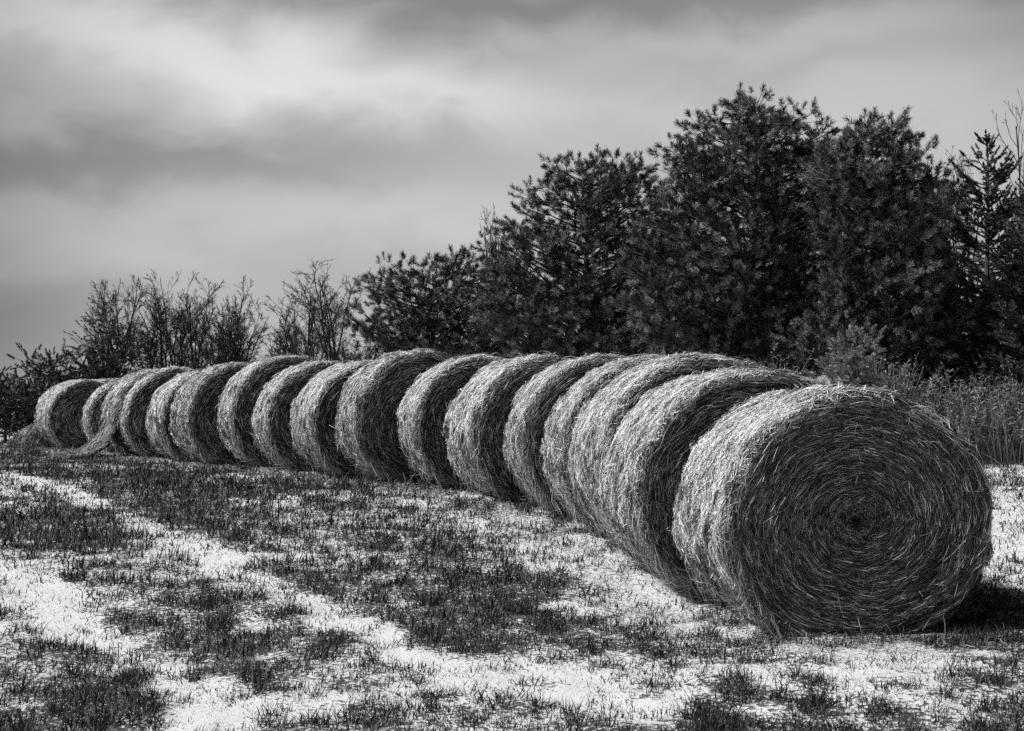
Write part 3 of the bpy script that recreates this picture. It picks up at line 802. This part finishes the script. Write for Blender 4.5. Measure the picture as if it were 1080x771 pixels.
def build_weeds():
    r = np.random.default_rng(8)
    pool = Pool(); n = 3600
    Y = 22.4 + 2.4 * r.random(n) ** 1.2
    X = r.uniform(3.2, 10.5, n)
    # a thinner belt of the same weeds runs on behind the row of bales
    m = n // 8; X[:m] = r.uniform(-8, 4, m); Y[:m] = 26.5 + 2 * r.random(m)
    H = (.6 + .7 * r.random(n) ** .8) * (1 + .16 * smooth_noise(X * 2.2, Y * 2.2, 4)) * np.clip(.75 + (Y - 22.4) * .35, .6, 1.12)
    Z = ground_z(X, Y) - .02
    K = 5; t = np.linspace(0, 1, K)[None]
    lx = r.normal(.04, .2, n); ly = r.normal(0, .15, n); lx[::11] += r.normal(0, .25, len(lx[::11]))
    P = np.stack([X[:, None] + lx[:, None] * H[:, None] * t ** 1.6, Y[:, None] + ly[:, None] * H[:, None] * t ** 1.6, Z[:, None] + H[:, None] * t], -1)
    sa = r.uniform(-.6, .6, n); side = np.stack([np.cos(sa), np.sin(sa), 0 * sa], -1)[:, None].repeat(K, 1)
    tone = r.random(n) ** 1.4
    pool.ribbons(P, side, np.broadcast_to(.0075 * np.array([1, 1, .9, .7, .4]), (n, K)).copy(), tone)
    # seed heads, side sprays and withered leaves
    k = 16
    f = 1 - .5 * r.random((n, k)) ** 1.6
    i = f * (K - 1); i0 = np.minimum(i.astype(int), K - 2); fr = (i - i0)[..., None]
    ar = np.arange(n)[:, None]
    B = P[ar, i0] * (1 - fr) + P[ar, i0 + 1] * fr
    d = np.stack([r.normal(0, 1, (n, k)), r.normal(0, 1, (n, k)), r.uniform(-.4, 1.3, (n, k))], -1)
    d /= np.linalg.norm(d, axis=2, keepdims=True)
    ln = (.03 + .09 * r.random((n, k)))[..., None]
    sd = np.cross(d, r.normal(0, 1, (n, k, 3))); sd /= np.linalg.norm(sd, axis=2, keepdims=True)
    w = (.004 + .007 * r.random((n, k)))[..., None]
    V = np.stack([B, B + d * ln * .6 + sd * w, B + d * ln, B + d * ln * .6 - sd * w], 2).reshape(-1, 3)
    pool.add(V, np.arange(n * k * 4).reshape(-1, 4), None, np.repeat((tone[:, None] * .7 + .4 * r.random((n, k))).ravel(), 4))
    o = pool.build('weeds', M_WEED); o['kind'] = 'stuff'


# ------------------------------------------------------------------ sky, sun, camera
def build_light():
    w = bpy.data.worlds.new('World'); scene.world = w; w.use_nodes = True
    nt = w.node_tree; N = nt.nodes; L = nt.links
    bg = N['Background']; bg.inputs['Strength'].default_value = .1
    sky = N.new('ShaderNodeTexSky'); sky.sky_type = 'NISHITA'; sky.sun_disc = False
    sky.sun_elevation = SUN_EL; sky.sun_rotation = math.atan2(SUN_DIR[0], SUN_DIR[1]); sky.air_density = 1; sky.dust_density = 2
    bw = N.new('ShaderNodeRGBToBW'); L.new(sky.outputs[0], bw.inputs[0])
    tc = N.new('ShaderNodeTexCoord'); sx = N.new('ShaderNodeSeparateXYZ'); L.new(tc.outputs['Generated'], sx.inputs[0])

    def math_(op, a, b=None, c=None, clamp=False):
        n = N.new('ShaderNodeMath'); n.operation = op; n.use_clamp = clamp
        for k, v in enumerate((a, b, c)):
            if v is None: continue
            if isinstance(v, (int, float)): n.inputs[k].default_value = v
            else: L.new(v, n.inputs[k])
        return n.outputs[0]
    x, y, z = sx.outputs[0], sx.outputs[1], sx.outputs[2]
    az = math_('ARCTAN2', x, y); el = math_('ARCSINE', z)
    cmb = N.new('ShaderNodeCombineXYZ')
    L.new(az, cmb.inputs[0]); L.new(math_('MULTIPLY', el, 1.8), cmb.inputs[1])
    n1 = N.new('ShaderNodeTexNoise'); n1.inputs['Scale'].default_value = 3.2; n1.inputs['Detail'].default_value = 5; n1.inputs['Roughness'].default_value = .5
    n1.inputs['Distortion'].default_value = .25
    L.new(cmb.outputs[0], n1.inputs['Vector'])
    n2 = N.new('ShaderNodeTexNoise'); n2.inputs['Scale'].default_value = 9; n2.inputs['Detail'].default_value = 6; n2.inputs['Distortion'].default_value = .4
    L.new(cmb.outputs[0], n2.inputs['Vector'])
    d1 = math_('SUBTRACT', n1.outputs['Fac'], .5); d2 = math_('SUBTRACT', n2.outputs['Fac'], .5)
    acc = math_('MULTIPLY_ADD', d1, .9, 4.85)
    acc = math_('MULTIPLY_ADD', d2, 1.0, acc)
    # banks of brighter and darker cloud: (azimuth, elevation, half widths, amount)
    def bank(px, py, rx, ry, amt, acc, wob=.085):
        a0 = math.atan((px - 540) / F); e0 = math.atan((HORIZON - py) / F * math.cos(a0))
        da = math_('DIVIDE', math_('SUBTRACT', az, a0), rx / F)
        ee = math_('MULTIPLY_ADD', d2, wob, el); ee = math_('MULTIPLY_ADD', d1, wob * .7, ee)
        de = math_('DIVIDE', math_('SUBTRACT', ee, e0), ry / F)
        s = math_('ADD', math_('MULTIPLY', da, da), math_('MULTIPLY', de, de))
        g = math_('EXPONENT', math_('MULTIPLY', s, -1.0))
        return math_('MULTIPLY_ADD', g, amt, acc)
    for b in SKY_BANKS: acc = bank(*b, acc)
    acc = math_('MAXIMUM', acc, .5)
    # unseen sky overhead is dimmed on purpose, to cut fill light in the shadows
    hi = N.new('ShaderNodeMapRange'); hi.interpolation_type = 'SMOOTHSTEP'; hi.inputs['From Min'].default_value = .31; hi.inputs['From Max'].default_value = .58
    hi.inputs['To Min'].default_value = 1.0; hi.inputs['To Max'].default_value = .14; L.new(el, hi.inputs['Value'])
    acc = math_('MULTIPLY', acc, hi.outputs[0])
    # unseen sky beside and behind the camera darkened as well, to weaken ambient fill
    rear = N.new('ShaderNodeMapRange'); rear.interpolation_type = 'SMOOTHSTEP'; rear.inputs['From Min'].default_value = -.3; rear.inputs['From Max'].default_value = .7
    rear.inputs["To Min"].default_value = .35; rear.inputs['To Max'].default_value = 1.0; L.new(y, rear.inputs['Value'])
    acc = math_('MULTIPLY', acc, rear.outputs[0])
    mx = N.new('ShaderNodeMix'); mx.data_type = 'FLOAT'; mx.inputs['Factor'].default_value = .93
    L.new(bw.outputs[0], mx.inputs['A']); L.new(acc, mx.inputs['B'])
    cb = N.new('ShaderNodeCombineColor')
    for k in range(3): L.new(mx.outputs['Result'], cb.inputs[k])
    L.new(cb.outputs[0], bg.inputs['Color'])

    sun = bpy.data.lights.new('sun', 'SUN'); sun.energy = 5.0; sun.angle = math.radians(6); sun.color = (1, 1, 1)
    so = bpy.data.objects.new('sun', sun); C.objects.link(so)
    d = np.array([SUN_DIR[0] * math.cos(SUN_EL), SUN_DIR[1] * math.cos(SUN_EL), math.sin(SUN_EL)])
    from mathutils import Vector
    so.rotation_euler = Vector(d).to_track_quat('Z', 'Y').to_euler()
    so.location = (-20, -8, 15)


SKY_BANKS = [
    (230, 60, 150, 36, 2.2), (60, 30, 140, 34, 1.4), (360, 82, 120, 30, 1.6), (490, 100, 110, 26, 1.5),
    (450, -4, 330, 34, -2.2), (900, -14, 320, 34, -1.6), (90, 170, 230, 30, -1.9), (330, 160, 170, 26, -.7),
    (400, 232, 280, 40, 1.1), (650, 120, 200, 44, .6), (980, 130, 220, 50, 1.1), (920, 40, 220, 26, .4), (790, 78, 190, 16, -.6),
    (-30, 340, 170, 80, -1.8), (-90, 190, 130, 240, -1.6), (1140, 15, 130, 90, -1.8),
]


def build_camera():
    cd = bpy.data.cameras.new('camera'); co = bpy.data.objects.new('camera', cd); C.objects.link(co)
    cd.sensor_width = 36; cd.lens = 50; cd.clip_start = .1; cd.clip_end = 5000
    co.location = (0, 0, CAM_Z)
    co.rotation_euler = (math.radians(90) + math.atan((HORIZON - 385.5) / F), 0, 0)
    scene.camera = co


build_ground()
ng = build_grass()
build_bales()
build_heap()
build_litter()
build_trees()
build_weeds()
build_light()
build_camera()

vs = scene.view_settings
vs.view_transform = 'Standard'; vs.look = 'None'; vs.exposure = 0.0; vs.gamma = 1.0; vs.use_curve_mapping = False
scene.display_settings.display_device = 'sRGB'
scene.render.engine = 'CYCLES'
scene.cycles.use_denoising = False
scene.cycles.use_adaptive_sampling = True; scene.cycles.adaptive_threshold = .02
scene.cycles.max_bounces = 5; scene.cycles.diffuse_bounces = 2; scene.cycles.glossy_bounces = 2
scene.cycles.transmission_bounces = 0; scene.cycles.transparent_max_bounces = 2
scene.cycles.caustics_reflective = False; scene.cycles.caustics_refractive = False
scene.render.film_transparent = False
print('grass blades', ng, 'verts', sum(len(m.vertices) for m in bpy.data.meshes))
